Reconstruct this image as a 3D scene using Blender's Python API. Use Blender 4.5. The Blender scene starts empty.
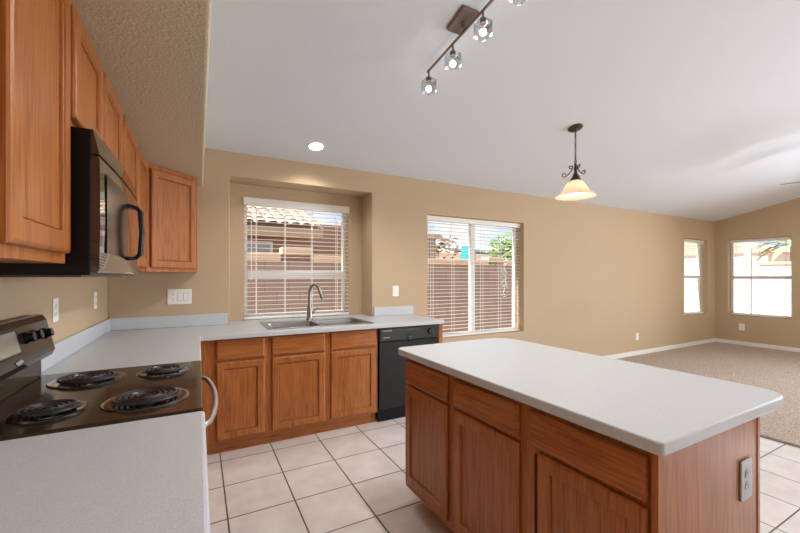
import bpy, bmesh, math, random
from mathutils import Vector, Matrix
random.seed(7)
C = bpy.context.scene
COL = C.collection
R = math.radians

# ------------------------------------------------------------------ camera, world, sun, area lights, exposure
CAMH, YAW = 1.34, 28.31
cam_d = bpy.data.cameras.new('camera'); cam = bpy.data.objects.new('camera', cam_d); COL.objects.link(cam)
cam.location = (0, 0, CAMH); cam.rotation_euler = (R(90), 0, -R(YAW))
cam_d.sensor_width = 36; cam_d.lens = 373.9 / 800 * 36; cam_d.shift_y = (276.9 - 266.5) / 800
cam_d.clip_start = 0.02; cam_d.clip_end = 300
C.camera = cam
C.view_settings.view_transform = 'Standard'; C.view_settings.look = 'None'
C.view_settings.gamma = 1; C.view_settings.use_curve_mapping = False
C.view_settings.exposure = 0.03
C.cycles.use_denoising = True
C.cycles.max_bounces = 10; C.cycles.diffuse_bounces = 6; C.cycles.transparent_max_bounces = 24
C.cycles.sample_clamp_indirect = 8

SUN = 10; SKY = 1.15; BACK_FILL = 30; SIDE_FILL = 255; TRACK = 26; PEND = 2.0; CAN = 26; FAN_FILL = 18
w = bpy.data.worlds.new('sky'); C.world = w; w.use_nodes = True
wn, wl = w.node_tree.nodes, w.node_tree.links
bg = wn['Background']; bg.inputs[1].default_value = SKY
tc = wn.new('ShaderNodeTexCoord'); mp = wn.new('ShaderNodeMapping'); mp.inputs['Scale'].default_value = (1, 1, 2.6)
nz = wn.new('ShaderNodeTexNoise'); nz.inputs['Scale'].default_value = 4.0; nz.inputs['Detail'].default_value = 6
rp = wn.new('ShaderNodeValToRGB')
rp.color_ramp.elements[0].position = .40; rp.color_ramp.elements[0].color = (.58, .75, 1.0, 1)
rp.color_ramp.elements[1].position = .54; rp.color_ramp.elements[1].color = (1.0, 1.0, 1.0, 1)
wl.new(tc.outputs['Generated'], mp.inputs['Vector']); wl.new(mp.outputs[0], nz.inputs['Vector'])
wl.new(nz.outputs['Fac'], rp.inputs[0]); wl.new(rp.outputs[0], bg.inputs[0])

def light(name, kind, loc, power, color=(1, 1, 1), rot=None, **kw):
    d = bpy.data.lights.new(name, kind); o = bpy.data.objects.new(name, d); COL.objects.link(o)
    o.location = loc; d.energy = power; d.color = color
    if rot is not None: o.rotation_euler = rot
    for k, v in kw.items(): setattr(d, k, v)
    return o
sun = light('sun', 'SUN', (0, 0, 20), SUN, (1, .95, .86), angle=R(1))
sun.rotation_euler = Vector((.55, -.07, -.83)).to_track_quat('-Z', 'Y').to_euler()
# added fill lights at the invented patio door and side window, out of view
light('back_fill', 'AREA', (4.2, -2.93, 1.2), BACK_FILL, (1, .98, .95), (R(90), 0, 0), shape='RECTANGLE', size=3.4, size_y=2.2)
light('side_fill', 'AREA', (9.25, -.9, 1.35), SIDE_FILL, (.88, .97, 1.09), (R(90), 0, R(90)), shape='RECTANGLE', size=2.2, size_y=1.4, spread=R(150))

# ------------------------------------------------------------------ helpers
ORG = {}
class B:
    def __init__(s): s.bm = bmesh.new()
    def poly(s, pts, faces):
        v = [s.bm.verts.new(p) for p in pts]
        for f in faces:
            try: s.bm.faces.new([v[i] for i in f])
            except ValueError: pass
        return s
    def hexa(s, p):
        return s.poly(p, [(0, 3, 2, 1), (4, 5, 6, 7), (0, 1, 5, 4), (1, 2, 6, 5), (2, 3, 7, 6), (3, 0, 4, 7)])
    def box(s, x0, x1, y0, y1, z0, z1):
        return s.hexa([(x0, y0, z0), (x1, y0, z0), (x1, y1, z0), (x0, y1, z0), (x0, y0, z1), (x1, y0, z1), (x1, y1, z1), (x0, y1, z1)])
    def fbox(s, fr, a0, a1, n0, n1, z0, z1):
        return s.hexa([fr.p(a, n, z) for z in (z0, z1) for a, n in ((a0, n0), (a1, n0), (a1, n1), (a0, n1))])
    def prism(s, pts, d):
        n = len(pts); d = Vector(d); P = [Vector(p) for p in pts] + [Vector(p) + d for p in pts]
        return s.poly(P, [tuple(range(n))[::-1], tuple(range(n, 2 * n))] + [(i, (i + 1) % n, n + (i + 1) % n, n + i) for i in range(n)])
    def loops(s, loops, cap0=True, cap1=True, closed=True):
        n = len(loops[0]); V = [[s.bm.verts.new(p) for p in l] for l in loops]
        for a, b in zip(V, V[1:]):
            for i in range(n if closed else n - 1):
                j = (i + 1) % n
                try: s.bm.faces.new((a[i], a[j], b[j], b[i]))
                except ValueError: pass
        if cap0: s.bm.faces.new(V[0][::-1])
        if cap1: s.bm.faces.new(V[-1])
        return s
    def cyl(s, p0, p1, r0, r1=None, seg=24):
        r1 = r0 if r1 is None else r1
        p0, p1 = Vector(p0), Vector(p1); ax = (p1 - p0).normalized()
        u = ax.orthogonal().normalized(); v = ax.cross(u)
        c = lambda p, r: [p + (u * math.cos(t) + v * math.sin(t)) * r for t in (2 * math.pi * i / seg for i in range(seg))]
        return s.loops([c(p0, r0), c(p1, r1)])
    def tube(s, path, r, seg=10, taper=None):
        P = [Vector(p) for p in path]; L = []; u = None
        for i, p in enumerate(P):
            t = (P[min(i + 1, len(P) - 1)] - P[max(i - 1, 0)]).normalized()
            u = t.orthogonal().normalized() if u is None else (u - t * u.dot(t)).normalized()
            v = t.cross(u); rr = r if taper is None else r * taper(i / (len(P) - 1))
            L.append([p + (u * math.cos(a) + v * math.sin(a)) * rr for a in (2 * math.pi * k / seg for k in range(seg))])
        return s.loops(L)
    def lathe(s, prof, c, seg=32, cap0=True, cap1=True, tilt=None):
        c = Vector(c); M = tilt or Matrix.Identity(3)
        return s.loops([[c + M @ Vector((r * math.cos(t), r * math.sin(t), z)) for t in (2 * math.pi * k / seg for k in range(seg))] for r, z in prof], cap0, cap1)
    def sphere(s, c, r, seg=16, sz=1):
        n = 8
        return s.lathe([(max(r * math.sin(math.pi * i / n), r * .02), -r * sz * math.cos(math.pi * i / n)) for i in range(n + 1)], c, seg)
    def grid(s, xs, ys, inside, z0, z1, P=None):
        P = P or (lambda a, b, z: (a, b, z))
        top, bot = {}, {}
        def v(d, i, j, z):
            if (i, j) not in d: d[i, j] = s.bm.verts.new(P(xs[i], ys[j], z))
            return d[i, j]
        cell = lambda i, j: 0 <= i < len(xs) - 1 and 0 <= j < len(ys) - 1 and inside((xs[i] + xs[i + 1]) / 2, (ys[j] + ys[j + 1]) / 2)
        for i in range(len(xs) - 1):
            for j in range(len(ys) - 1):
                if not cell(i, j): continue
                c = ((i, j), (i + 1, j), (i + 1, j + 1), (i, j + 1))
                s.bm.faces.new([v(top, *k, z1) for k in c]); s.bm.faces.new([v(bot, *k, z0) for k in c[::-1]])
                for (a, b), (di, dj) in zip(zip(c, c[1:] + c[:1]), ((0, -1), (1, 0), (0, 1), (-1, 0))):
                    if not cell(i + di, j + dj):
                        s.bm.faces.new([v(bot, *a, z0), v(bot, *b, z0), v(top, *b, z1), v(top, *a, z1)])
        return s

class Fr:                                   # a cabinet-face frame: a along the face, n outwards, z up
    def __init__(s, o, u, n): s.o = Vector(o); s.u = Vector(u).normalized(); s.n = Vector(n).normalized()
    def p(s, a, n, z): return s.o + s.u * a + s.n * n + Vector((0, 0, z))

def root(name, label, cat, loc, group=None, kind=None):
    o = bpy.data.objects.new(name, None); COL.objects.link(o); o.location = loc; o.empty_display_size = .1
    if label: o['label'] = label
    if cat: o['category'] = cat
    if group: o['group'] = group
    if kind: o['kind'] = kind
    ORG[o.name] = Vector(loc); return o
def obj(name, b, mat, parent=None, bevel=0, smooth=False, seg=2, label=None, origin=None):
    bm = b.bm; bmesh.ops.recalc_face_normals(bm, faces=bm.faces)
    org = ORG[parent.name] if parent else Vector(origin or (0, 0, 0))
    bmesh.ops.translate(bm, verts=bm.verts, vec=-org)
    me = bpy.data.meshes.new(name); bm.to_mesh(me); bm.free()
    o = bpy.data.objects.new(name, me); COL.objects.link(o); me.materials.append(mat)
    if parent: o.parent = parent
    else: o.location = org
    ORG[o.name] = org
    if smooth:
        for p in me.polygons: p.use_smooth = True
        try: me.set_sharp_from_angle(angle=R(38))
        except Exception: pass
    if bevel:
        m = o.modifiers.new('bevel', 'BEVEL'); m.width = bevel; m.segments = seg; m.limit_method = 'ANGLE'; m.angle_limit = R(40)
    if label: o['label'] = label
    return o
def struct(name, b, mat, parent=None, **k):
    o = obj(name, b, mat, parent, **k)
    if not parent: o['kind'] = 'structure'
    return o
def tag(o, label, cat, group=None, kind=None):
    o['label'] = label; o['category'] = cat
    if group: o['group'] = group
    if kind: o['kind'] = kind
    return o

# ------------------------------------------------------------------ materials
def srgb(r, g, b):
    f = lambda c: ((c / 255 + .055) / 1.055) ** 2.4 if c > 10 else c / 255 / 12.92
    return (f(r), f(g), f(b), 1)
def mat(name, col, rough=.5, metal=0, spec=.5, bump=None, var=None, emit=None, trans=0, coat=0):
    m = bpy.data.materials.new(name); m.use_nodes = True; N, L = m.node_tree.nodes, m.node_tree.links
    p = N['Principled BSDF']; p.inputs['Base Color'].default_value = col; p.inputs['Roughness'].default_value = rough
    p.inputs['Metallic'].default_value = metal; p.inputs['Specular IOR Level'].default_value = spec
    p.inputs['Transmission Weight'].default_value = trans; p.inputs['Coat Weight'].default_value = coat
    if emit: p.inputs['Emission Color'].default_value = emit[0]; p.inputs['Emission Strength'].default_value = emit[1]
    if bump or var:
        t = N.new('ShaderNodeTexCoord')
    if bump:
        n = N.new('ShaderNodeTexNoise'); n.inputs['Scale'].default_value = bump[0]; n.inputs['Detail'].default_value = bump[2] if len(bump) > 2 else 3
        bp = N.new('ShaderNodeBump'); bp.inputs['Strength'].default_value = bump[1]; bp.inputs['Distance'].default_value = .01
        L.new(t.outputs['Object'], n.inputs['Vector']); L.new(n.outputs['Fac'], bp.inputs['Height']); L.new(bp.outputs[0], p.inputs['Normal'])
    if var:
        n = N.new('ShaderNodeTexNoise'); n.inputs['Scale'].default_value = var[0]; n.inputs['Detail'].default_value = 4
        r = N.new('ShaderNodeValToRGB'); a, b = var[1], var[2]
        r.color_ramp.elements[0].position = .35; r.color_ramp.elements[1].position = .65
        r.color_ramp.elements[0].color = a; r.color_ramp.elements[1].color = b
        L.new(t.outputs['Object'], n.inputs['Vector']); L.new(n.outputs['Fac'], r.inputs[0]); L.new(r.outputs[0], p.inputs['Base Color'])
    return m
def oak(name, ax):
    m = bpy.data.materials.new(name); m.use_nodes = True; N, L = m.node_tree.nodes, m.node_tree.links
    p = N['Principled BSDF']; p.inputs['Roughness'].default_value = .34; p.inputs['Specular IOR Level'].default_value = .42; p.inputs['Coat Weight'].default_value = .06; p.inputs['Coat Roughness'].default_value = .28
    t = N.new('ShaderNodeTexCoord'); oi = N.new('ShaderNodeObjectInfo')
    sc = N.new('ShaderNodeVectorMath'); sc.operation = 'MULTIPLY_ADD'; L.new(t.outputs['Object'], sc.inputs[0])
    k = [13., 13., 13.]; k[ax] = .62; sc.inputs[1].default_value = k
    ml = N.new('ShaderNodeMath'); ml.operation = 'MULTIPLY'; ml.inputs[1].default_value = 57; L.new(oi.outputs['Random'], ml.inputs[0])
    L.new(ml.outputs[0], sc.inputs[2])
    n1 = N.new('ShaderNodeTexNoise'); n1.inputs['Scale'].default_value = .55; n1.inputs['Detail'].default_value = 2; n1.inputs['Distortion'].default_value = .35
    L.new(sc.outputs[0], n1.inputs['Vector'])
    a = N.new('ShaderNodeMath'); a.operation = 'MULTIPLY'; a.inputs[1].default_value = 46; L.new(n1.outputs['Fac'], a.inputs[0])
    si = N.new('ShaderNodeMath'); si.operation = 'SINE'; L.new(a.outputs[0], si.inputs[0])
    n2 = N.new('ShaderNodeTexNoise'); n2.inputs['Scale'].default_value = 11; n2.inputs['Detail'].default_value = 4; L.new(sc.outputs[0], n2.inputs['Vector'])
    mx = N.new('ShaderNodeMath'); mx.operation = 'MULTIPLY_ADD'; mx.inputs[1].default_value = .06; L.new(si.outputs[0], mx.inputs[0]); L.new(n2.outputs['Fac'], mx.inputs[2])
    r = N.new('ShaderNodeValToRGB'); e = r.color_ramp.elements
    e[0].position = .18; e[0].color = srgb(112, 59, 23); e[1].position = .78; e[1].color = srgb(181, 117, 62)
    q = r.color_ramp.elements.new(.46); q.color = srgb(160, 94, 44)
    L.new(mx.outputs[0], r.inputs[0]); L.new(r.outputs[0], p.inputs['Base Color'])
    bp = N.new('ShaderNodeBump'); bp.inputs['Strength'].default_value = .05; bp.inputs['Distance'].default_value = .002
    L.new(n2.outputs['Fac'], bp.inputs['Height']); L.new(bp.outputs[0], p.inputs['Normal'])
    return m
M = {}
M['oakx'], M['oaky'], M['oakz'] = oak('oak_grain_x', 0), oak('oak_grain_y', 1), oak('oak_grain_z', 2)
M['wall'] = mat('tan_paint', srgb(189, 167, 137), .7, spec=.3, bump=(70, .12))
M['ceil'] = mat('ceiling_paint', srgb(216, 221, 228), .8, spec=.2, bump=(60, .1))
M['soffit'] = mat('soffit_texture', srgb(200, 188, 162), .8, spec=.2, bump=(95, .45, 4))
M['counter'] = mat('speckled_laminate', srgb(205, 203, 198), .33, spec=.5, var=(300, srgb(184, 188, 193), srgb(200, 204, 209)))
M['white'] = mat('white_paint', srgb(232, 230, 226), .45)
M['blind'] = mat('blind_white', srgb(238, 237, 234), .45)
M['plate'] = mat('plate_plastic', srgb(238, 237, 233), .35)
M['platedark'] = mat('slot_dark', srgb(60, 60, 60), .5)
M['grey'] = mat('grey_plate', srgb(176, 178, 182), .4)
M['black'] = mat('black_gloss', srgb(16, 16, 18), .08, spec=1.0, coat=1.0)
M['blackm'] = mat('black_satin', srgb(13, 13, 17), .3, spec=.25)
M['dwdoor'] = mat('dishwasher_black', srgb(22, 22, 24), .22, spec=.35)
M['dwpanel'] = mat('dishwasher_panel', srgb(44, 46, 48), .3, spec=.4)
M['coil'] = mat('coil_iron', srgb(70, 67, 72), .34, metal=.6)
M['enamel'] = mat('cooktop_enamel', srgb(48, 38, 30), .12, spec=.35, coat=.12)
M['chromed'] = mat('dark_chrome', srgb(90, 86, 84), .15, metal=1)
M['steel'] = mat('brushed_steel', srgb(168, 168, 168), .33, metal=1)
M['nickel'] = mat('brushed_nickel', srgb(150, 145, 138), .3, metal=1)
M['handle'] = mat('handle_satin', srgb(190, 184, 176), .3, metal=.6)
M['panel'] = mat('display_panel', srgb(150, 142, 132), .2)
M['navy'] = mat('handle_navy', srgb(12, 16, 34), .15, spec=.6)
M['letter'] = mat('light_marking', srgb(190, 190, 190), .5)
M['bronze'] = mat('aged_bronze', srgb(84, 66, 56), .45, metal=.7)
M['trackm'] = mat('track_bronze', srgb(120, 104, 96), .45, metal=.5)
M['dark'] = mat('kick_dark', srgb(30, 20, 14), .7)
M['carpet'] = mat('carpet_pile', srgb(186, 168, 148), .95, spec=.1, bump=(260, .9), var=(60, srgb(170, 152, 138), srgb(210, 194, 178)))
M['vinyl'] = mat('vinyl_frame', srgb(226, 224, 220), .4)
M['stucco'] = mat('stucco_beige', srgb(214, 190, 160), .9, bump=(40, .4))
M['stuccow'] = mat('stucco_white', srgb(242, 230, 224), .9, bump=(40, .4))
M['stuccob'] = mat('stucco_brown', srgb(168, 134, 112), .9, bump=(40, .4))
M['fascia'] = mat('eave_wood', srgb(196, 172, 146), .7)
M['cap'] = mat('cap_block', srgb(228, 200, 172), .9, bump=(50, .4))
M['rtile'] = mat('clay_roof_tile', srgb(214, 184, 162), .8, var=(6, srgb(196, 160, 138), srgb(226, 202, 184)))
M['solar'] = mat('solar_glass', srgb(70, 84, 116), .2)
M['teal'] = mat('teal_plastic', srgb(40, 176, 186), .5)
M['leaf'] = mat('leaf_green', srgb(120, 158, 62), .6, var=(9, srgb(66, 100, 34), srgb(132, 164, 74)))
M['palm'] = mat('palm_green', srgb(172, 188, 138), .6)
M['bark'] = mat('bark', srgb(110, 86, 66), .9)
M['ground'] = mat('gravel_ground', srgb(176, 156, 138), .95, bump=(60, .8), var=(40, srgb(150, 130, 114), srgb(196, 178, 160)))
M['grey_pane'] = mat('neighbour_pane', srgb(170, 178, 192), .1, spec=.8)

def glassy(name, tint, refl=.9, ior=1.45):
    m = bpy.data.materials.new(name); m.use_nodes = True; N, L = m.node_tree.nodes, m.node_tree.links
    N.remove(N['Principled BSDF']); out = N['Material Output']
    tr = N.new('ShaderNodeBsdfTransparent'); tr.inputs[0].default_value = tint
    gl = N.new('ShaderNodeBsdfGlossy'); gl.inputs['Roughness'].default_value = .02
    fr = N.new('ShaderNodeFresnel'); fr.inputs['IOR'].default_value = ior
    mu = N.new('ShaderNodeMath'); mu.operation = 'MULTIPLY'; mu.inputs[1].default_value = refl; L.new(fr.outputs[0], mu.inputs[0])
    mx = N.new('ShaderNodeMixShader'); L.new(mu.outputs[0], mx.inputs[0]); L.new(tr.outputs[0], mx.inputs[1]); L.new(gl.outputs[0], mx.inputs[2])
    L.new(mx.outputs[0], out.inputs[0]); return m
M['glass'] = glassy('window_glass', (.95, .96, .96, 1), .012)
M['cube'] = glassy('shade_glass', (.82, .84, .86, 1), .6, 1.3)
def translucent(name, col, emit=0):
    m = bpy.data.materials.new(name); m.use_nodes = True; N, L = m.node_tree.nodes, m.node_tree.links
    p = N['Principled BSDF']; p.inputs['Base Color'].default_value = col; p.inputs['Roughness'].default_value = .3
    t = N.new('ShaderNodeBsdfTranslucent'); t.inputs[0].default_value = col
    mx = N.new('ShaderNodeMixShader'); mx.inputs[0].default_value = .5
    L.new(p.outputs[0], mx.inputs[1]); L.new(t.outputs[0], mx.inputs[2]); L.new(mx.outputs[0], N['Material Output'].inputs[0]); return m
M['frost'] = translucent('frosted_shade', srgb(250, 238, 220))
M['bulb'] = mat('bulb_lit', (1, 1, 1, 1), emit=((1, .96, .9, 1), 16))
M['canlit'] = mat('can_lamp_lit', (1, 1, 1, 1), emit=((1, .96, .9, 1), 14))
def tilemat():
    m = bpy.data.materials.new('floor_tile'); m.use_nodes = True; N, L = m.node_tree.nodes, m.node_tree.links
    p = N['Principled BSDF']; p.inputs['Roughness'].default_value = .3
    t = N.new('ShaderNodeTexCoord'); mp = N.new('ShaderNodeMapping'); s = 1 / .3668
    mp.inputs['Location'].default_value = (-.142 * s, -1.906 * s, 0); mp.inputs['Scale'].default_value = (s, s, s)
    L.new(t.outputs['Object'], mp.inputs['Vector'])
    sp = N.new('ShaderNodeSeparateXYZ'); L.new(mp.outputs[0], sp.inputs[0])
    ds = []
    for ax in 'XY':
        fr = N.new('ShaderNodeMath'); fr.operation = 'PINGPONG'; fr.inputs[1].default_value = .5; L.new(sp.outputs[ax], fr.inputs[0]); ds.append(fr)
    mn = N.new('ShaderNodeMath'); mn.operation = 'MINIMUM'; L.new(ds[0].outputs[0], mn.inputs[0]); L.new(ds[1].outputs[0], mn.inputs[1])
    mr = N.new('ShaderNodeMapRange'); mr.inputs['From Min'].default_value = .008; mr.inputs['From Max'].default_value = .014; L.new(mn.outputs[0], mr.inputs[0])
    fl = N.new('ShaderNodeVectorMath'); fl.operation = 'FLOOR'; L.new(mp.outputs[0], fl.inputs[0])
    wn_ = N.new('ShaderNodeTexWhiteNoise'); L.new(fl.outputs[0], wn_.inputs['Vector'])
    no = N.new('ShaderNodeTexNoise'); no.inputs['Scale'].default_value = 7; no.inputs['Detail'].default_value = 5; L.new(t.outputs['Object'], no.inputs['Vector'])
    ad = N.new('ShaderNodeMath'); ad.operation = 'MULTIPLY_ADD'; ad.inputs[1].default_value = .15; L.new(wn_.outputs['Value'], ad.inputs[0]); L.new(no.outputs['Fac'], ad.inputs[2])
    r = N.new('ShaderNodeValToRGB'); r.color_ramp.elements[0].position = .35; r.color_ramp.elements[1].position = .8
    r.color_ramp.elements[0].color = srgb(214, 206, 203); r.color_ramp.elements[1].color = srgb(234, 228, 225); L.new(ad.outputs[0], r.inputs[0])
    mx = N.new('ShaderNodeMix'); mx.data_type = 'RGBA'; mx.inputs[6].default_value = srgb(92, 80, 74)
    L.new(mr.outputs[0], mx.inputs[0]); L.new(r.outputs[0], mx.inputs[7]); L.new(mx.outputs[2], p.inputs['Base Color'])
    bp = N.new('ShaderNodeBump'); bp.inputs['Strength'].default_value = .5; bp.inputs['Distance'].default_value = .004
    L.new(mr.outputs[0], bp.inputs['Height']); L.new(bp.outputs[0], p.inputs['Normal'])
    return m
M['tile'] = tilemat()
def blockmat():
    m = bpy.data.materials.new('block_wall'); m.use_nodes = True; N, L = m.node_tree.nodes, m.node_tree.links
    p = N['Principled BSDF']; p.inputs['Roughness'].default_value = .95
    t = N.new('ShaderNodeTexCoord'); sp = N.new('ShaderNodeSeparateXYZ'); L.new(t.outputs['Object'], sp.inputs[0])
    ad = N.new('ShaderNodeMath'); L.new(sp.outputs['X'], ad.inputs[0]); L.new(sp.outputs['Y'], ad.inputs[1])
    cb = N.new('ShaderNodeCombineXYZ'); L.new(ad.outputs[0], cb.inputs['X']); L.new(sp.outputs['Z'], cb.inputs['Y'])
    b = N.new('ShaderNodeTexBrick'); b.inputs['Scale'].default_value = 1; b.inputs['Brick Width'].default_value = .4; b.inputs['Row Height'].default_value = .2
    b.inputs['Mortar Size'].default_value = .008; b.inputs['Color1'].default_value = srgb(176, 154, 142); b.inputs['Color2'].default_value = srgb(166, 144, 132); b.inputs['Mortar'].default_value = srgb(146, 126, 116)
    L.new(cb.outputs[0], b.inputs['Vector']); L.new(b.outputs['Color'], p.inputs['Base Color']); return m
M['block'] = blockmat()

# ------------------------------------------------------------------ room shell
W, Lw, RW, Yb = 3.69, -.631, 9.318, -3.0
H0, SL = 2.467, .218
cz = lambda y: H0 + SL * (W - y)
TH = .16
CARP = 4.172
struct('floor', B().box(Lw - TH, RW + TH, Yb - TH, W + TH, -.12, 0), M['tile'])
struct('floor_carpet', B().grid([CARP, RW], [Yb, W], lambda a, b: True, .0005, .012), M['carpet'])
struct('trim_1', B().box(CARP - .03, CARP + .004, Yb, W - .02, .0005, .010), M['nickel'], bevel=.003)
y0, y1 = Yb - TH, W + TH
struct('ceiling', B().prism([(Lw - TH, y0, cz(y0)), (RW + TH, y0, cz(y0)), (RW + TH, y1, cz(y1)), (Lw - TH, y1, cz(y1))], (0, 0, .12)), M['ceil'])
# sink wall: niche opening, second window, far window
NX0, NX1, NZ1, ND = .245, 1.645, 2.25, .272
w1 = (.395, 1.478, .928, 2.125); w2 = (2.352, 3.905, .60, 2.075); w3 = (8.12, 9.04, .60, 2.08)
HI = cz(W) + .02
holes = [(NX0, NX1, .87, NZ1), w2, w3]
xs = sorted({Lw, RW + TH, *[h[0] for h in holes], *[h[1] for h in holes]}); zs = sorted({0, HI, *[h[2] for h in holes], *[h[3] for h in holes]})
clear = lambda hs: (lambda a, z: not any(h[0] < a < h[1] and h[2] < z < h[3] for h in hs))
wb = B().grid(xs, zs, clear(holes), W, W + TH, lambda a, z, y: (a, y, z))
# niche box
yn = W + ND
nb = wb
nb.box(NX0 - .1, NX0, W + TH, yn + .1, .75, NZ1 + .1); nb.box(NX1, NX1 + .1, W + TH, yn + .1, .75, NZ1 + .1)
nb.box(NX0, NX1, W + TH, yn, NZ1, NZ1 + .1); nb.box(NX0, NX1, W + TH, yn, .75, .87)
nb.grid([NX0, w1[0], w1[1], NX1], [.75, w1[2], w1[3], NZ1 + .1], clear([w1]), yn, yn + .1, lambda a, z, y: (a, y, z))
struct('wall_back', wb, M['wall'], bevel=.012)
w4 = (2.565, 3.475, .585, 2.075); w5 = (-2.0, .2, .6, 2.05)  # the side window out of view is invented to let in light
wr = B().grid(sorted([Yb - TH, w4[0], w4[1], w5[0], w5[1], W]), sorted({0, w4[2], w4[3], w5[2], w5[3], H0}), clear([w4, w5]), RW, RW + TH, lambda a, z, x: (x, a, z))
bmesh.ops.delete(wr.bm, geom=[f for f in wr.bm.faces if abs(f.calc_center_median().z - H0) < 1e-4], context='FACES_ONLY')
wr.prism([(RW, Yb - TH, H0), (RW, W, H0), (RW, W, cz(W) + .01), (RW, Yb - TH, cz(Yb - TH) + .01)], (TH, 0, 0))
bmesh.ops.remove_doubles(wr.bm, verts=wr.bm.verts, dist=1e-4)
struct('wall_right', wr, M['wall'])
struct('wall_left', B().prism([(Lw - TH, Yb - TH, 0), (Lw - TH, W + TH, 0), (Lw - TH, W + TH, cz(W + TH) + .02), (Lw - TH, Yb - TH, cz(Yb - TH) + .02)], (TH, 0, 0)), M['wall'])
pd = (2.4, 6.0, 0.02, 2.35)  # unseen patio door opening behind the camera, added to light the room
struct('wall_front', B().grid(sorted([Lw, pd[0], pd[1], RW]), [0, pd[2], pd[3], cz(Yb) + .01], clear([pd]), Yb - TH, Yb, lambda a, z, y: (a, y, z)), M['wall'])
struct('trim_2', B().prism([(.034, W - .001, 2.13), (.034, W - .001, cz(W) - .002), (.034, -1.2, cz(-1.2) - .002), (.034, -1.2, 2.13)], (Lw + .001 - .034, 0, 0)), M['soffit'], bevel=.014, seg=3)['label'] = 'textured tan soffit above the wall cabinets'
struct('baseboard_back', B().box(2.2, RW - .001, W - .014, W - .001, .012, .085), M['white'], bevel=.003)
struct('baseboard_right', B().box(RW - .014, RW - .001, Yb + .01, W - .015, .012, .085), M['white'], bevel=.003)

def window(n, fr, a0, a1, z0, z1, split, dep=.05, fw=.035, mz=None, mh=.028):
    g = .002; a0 += g; a1 -= g; z0 += g; z1 -= g; m = (a0 + a1) / 2; mz = mz or (z0 + z1) / 2
    rt = root('window_%d' % n, None, None, fr.p(m, 0, z0), kind='structure')
    f = B().grid([a0, a0 + fw, a1 - fw, a1], [z0, z0 + fw, z1 - fw, z1], lambda a, z: not (a0 + fw < a < a1 - fw and z0 + fw < z < z1 - fw), -dep, 0, lambda a, z, q: fr.p(a, q, z))
    fo = obj('window_frame', f, M['vinyl'], rt, bevel=.003)
    if split == 'h': obj('meeting_rail', B().fbox(fr, a0 + fw, a1 - fw, -dep + .005, .004, mz - mh, mz + mh), M['vinyl'], rt, bevel=.004)
    else:
        obj('mullion', B().fbox(fr, m - .035, m + .035, -dep + .005, .004, z0 + fw, z1 - fw), M['vinyl'], rt, bevel=.004)
    if split == 'h':
        ps = ((a0 + fw, a1 - fw, z0 + fw, mz - mh), (a0 + fw, a1 - fw, mz + mh, z1 - fw))
    else: ps = ((a0 + fw, m - .035, z0 + fw, z1 - fw), (m + .035, a1 - fw, z0 + fw, z1 - fw))
    for p in ps: obj('pane', B().fbox(fr, p[0], p[1], -.03, -.026, p[2], p[3]), M['glass'], rt)
    return rt
F1 = Fr((0, yn + .09, 0), (1, 0, 0), (0, -1, 0)); F2 = Fr((0, W + .13, 0), (1, 0, 0), (0, -1, 0)); F4 = Fr((RW + .13, 0, 0), (0, 1, 0), (-1, 0, 0))
window(1, F1, *w1, 'h', mz=1.36, mh=.042); window(2, F2, *w2, 'v'); window(3, F2, *w3, 'h'); window(4, F4, *w4, 'h'); window(5, F4, *w5, 'v')  # last one glazes the added side window
FP = Fr((0, Yb - .1, 0), (1, 0, 0), (0, 1, 0)); pdr = window(6, FP, *pd, 'v', fw=.06)  # glazing of the added patio door
for nme, b in (('trim_3', B().box(NX0 + .03, NX1 - .03, yn - .002, yn - .001, .915, .917)),): b.bm.free()

# ------------------------------------------------------------------ cabinets
OAK = lambda v: M['oakx'] if abs(v.x) > .9 else M['oaky']
def rect(fr, a0, a1, z0, z1, n, ins): return [fr.p(a0 + ins, n, z0 + ins), fr.p(a1 - ins, n, z0 + ins), fr.p(a1 - ins, n, z1 - ins), fr.p(a0 + ins, n, z1 - ins)]
def door(fr, a0, a1, z0, z1, parent, t=.02, label=None):
    q = lambda n, i: rect(fr, a0, a1, z0, z1, n, i)
    b = B(); b.loops([q(.001, .056), q(.001, .001), q(t - .008, 0), q(t - .003, .003), q(t, .009), q(t, .050), q(t - .003, .0515), q(t - .0045, .055), q(t - .012, .057), q(.001, .0571)], False, False)
    d = obj('door', b, M['oakz'], parent, label=label)
    obj('center_panel', B().fbox(fr, a0 + .0592, a1 - .0592, .002, t - .0105, z0 + .0592, z1 - .0592), M['oakz'], d)
    return d
def drawer(fr, a0, a1, z0, z1, parent, t=.02):
    q = lambda n, i: rect(fr, a0, a1, z0, z1, n, i)
    return obj('drawer', B().loops([q(.001, .001), q(t - .010, 0), q(t - .004, .003), q(t, .011)]), OAK(fr.u), parent)
def frame_grid(fr, a0, a1, z0, z1, ops, t=.02):
    As = sorted({a0, a1, *[o[0] for o in ops], *[o[1] for o in ops]}); Zs = sorted({z0, z1, *[o[2] for o in ops], *[o[3] for o in ops]})
    return B().grid(As, Zs, clear(ops), -t, 0, lambda a, z, n: fr.p(a, n, z))
def carcass(fr, a0, a1, z0, z1, dep, top=False, back=True):
    b = B(); t = .016; e = .0008
    b.fbox(fr, a0 + e, a0 + t, -dep, -.0205, z0, z1); b.fbox(fr, a1 - t, a1 - e, -dep, -.0205, z0, z1)
    b.fbox(fr, a0 + t + .0005, a1 - t - .0005, -dep + .012, -.0205, z0 + .001, z0 + t)
    b.fbox(fr, a0 + t + .0005, a1 - t - .0005, -dep, -dep + .010, z0, z1)
    if top: b.fbox(fr, a0 + t + .0005, a1 - t - .0005, -dep + .012, -.0205, z1 - t, z1)
    return b
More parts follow.
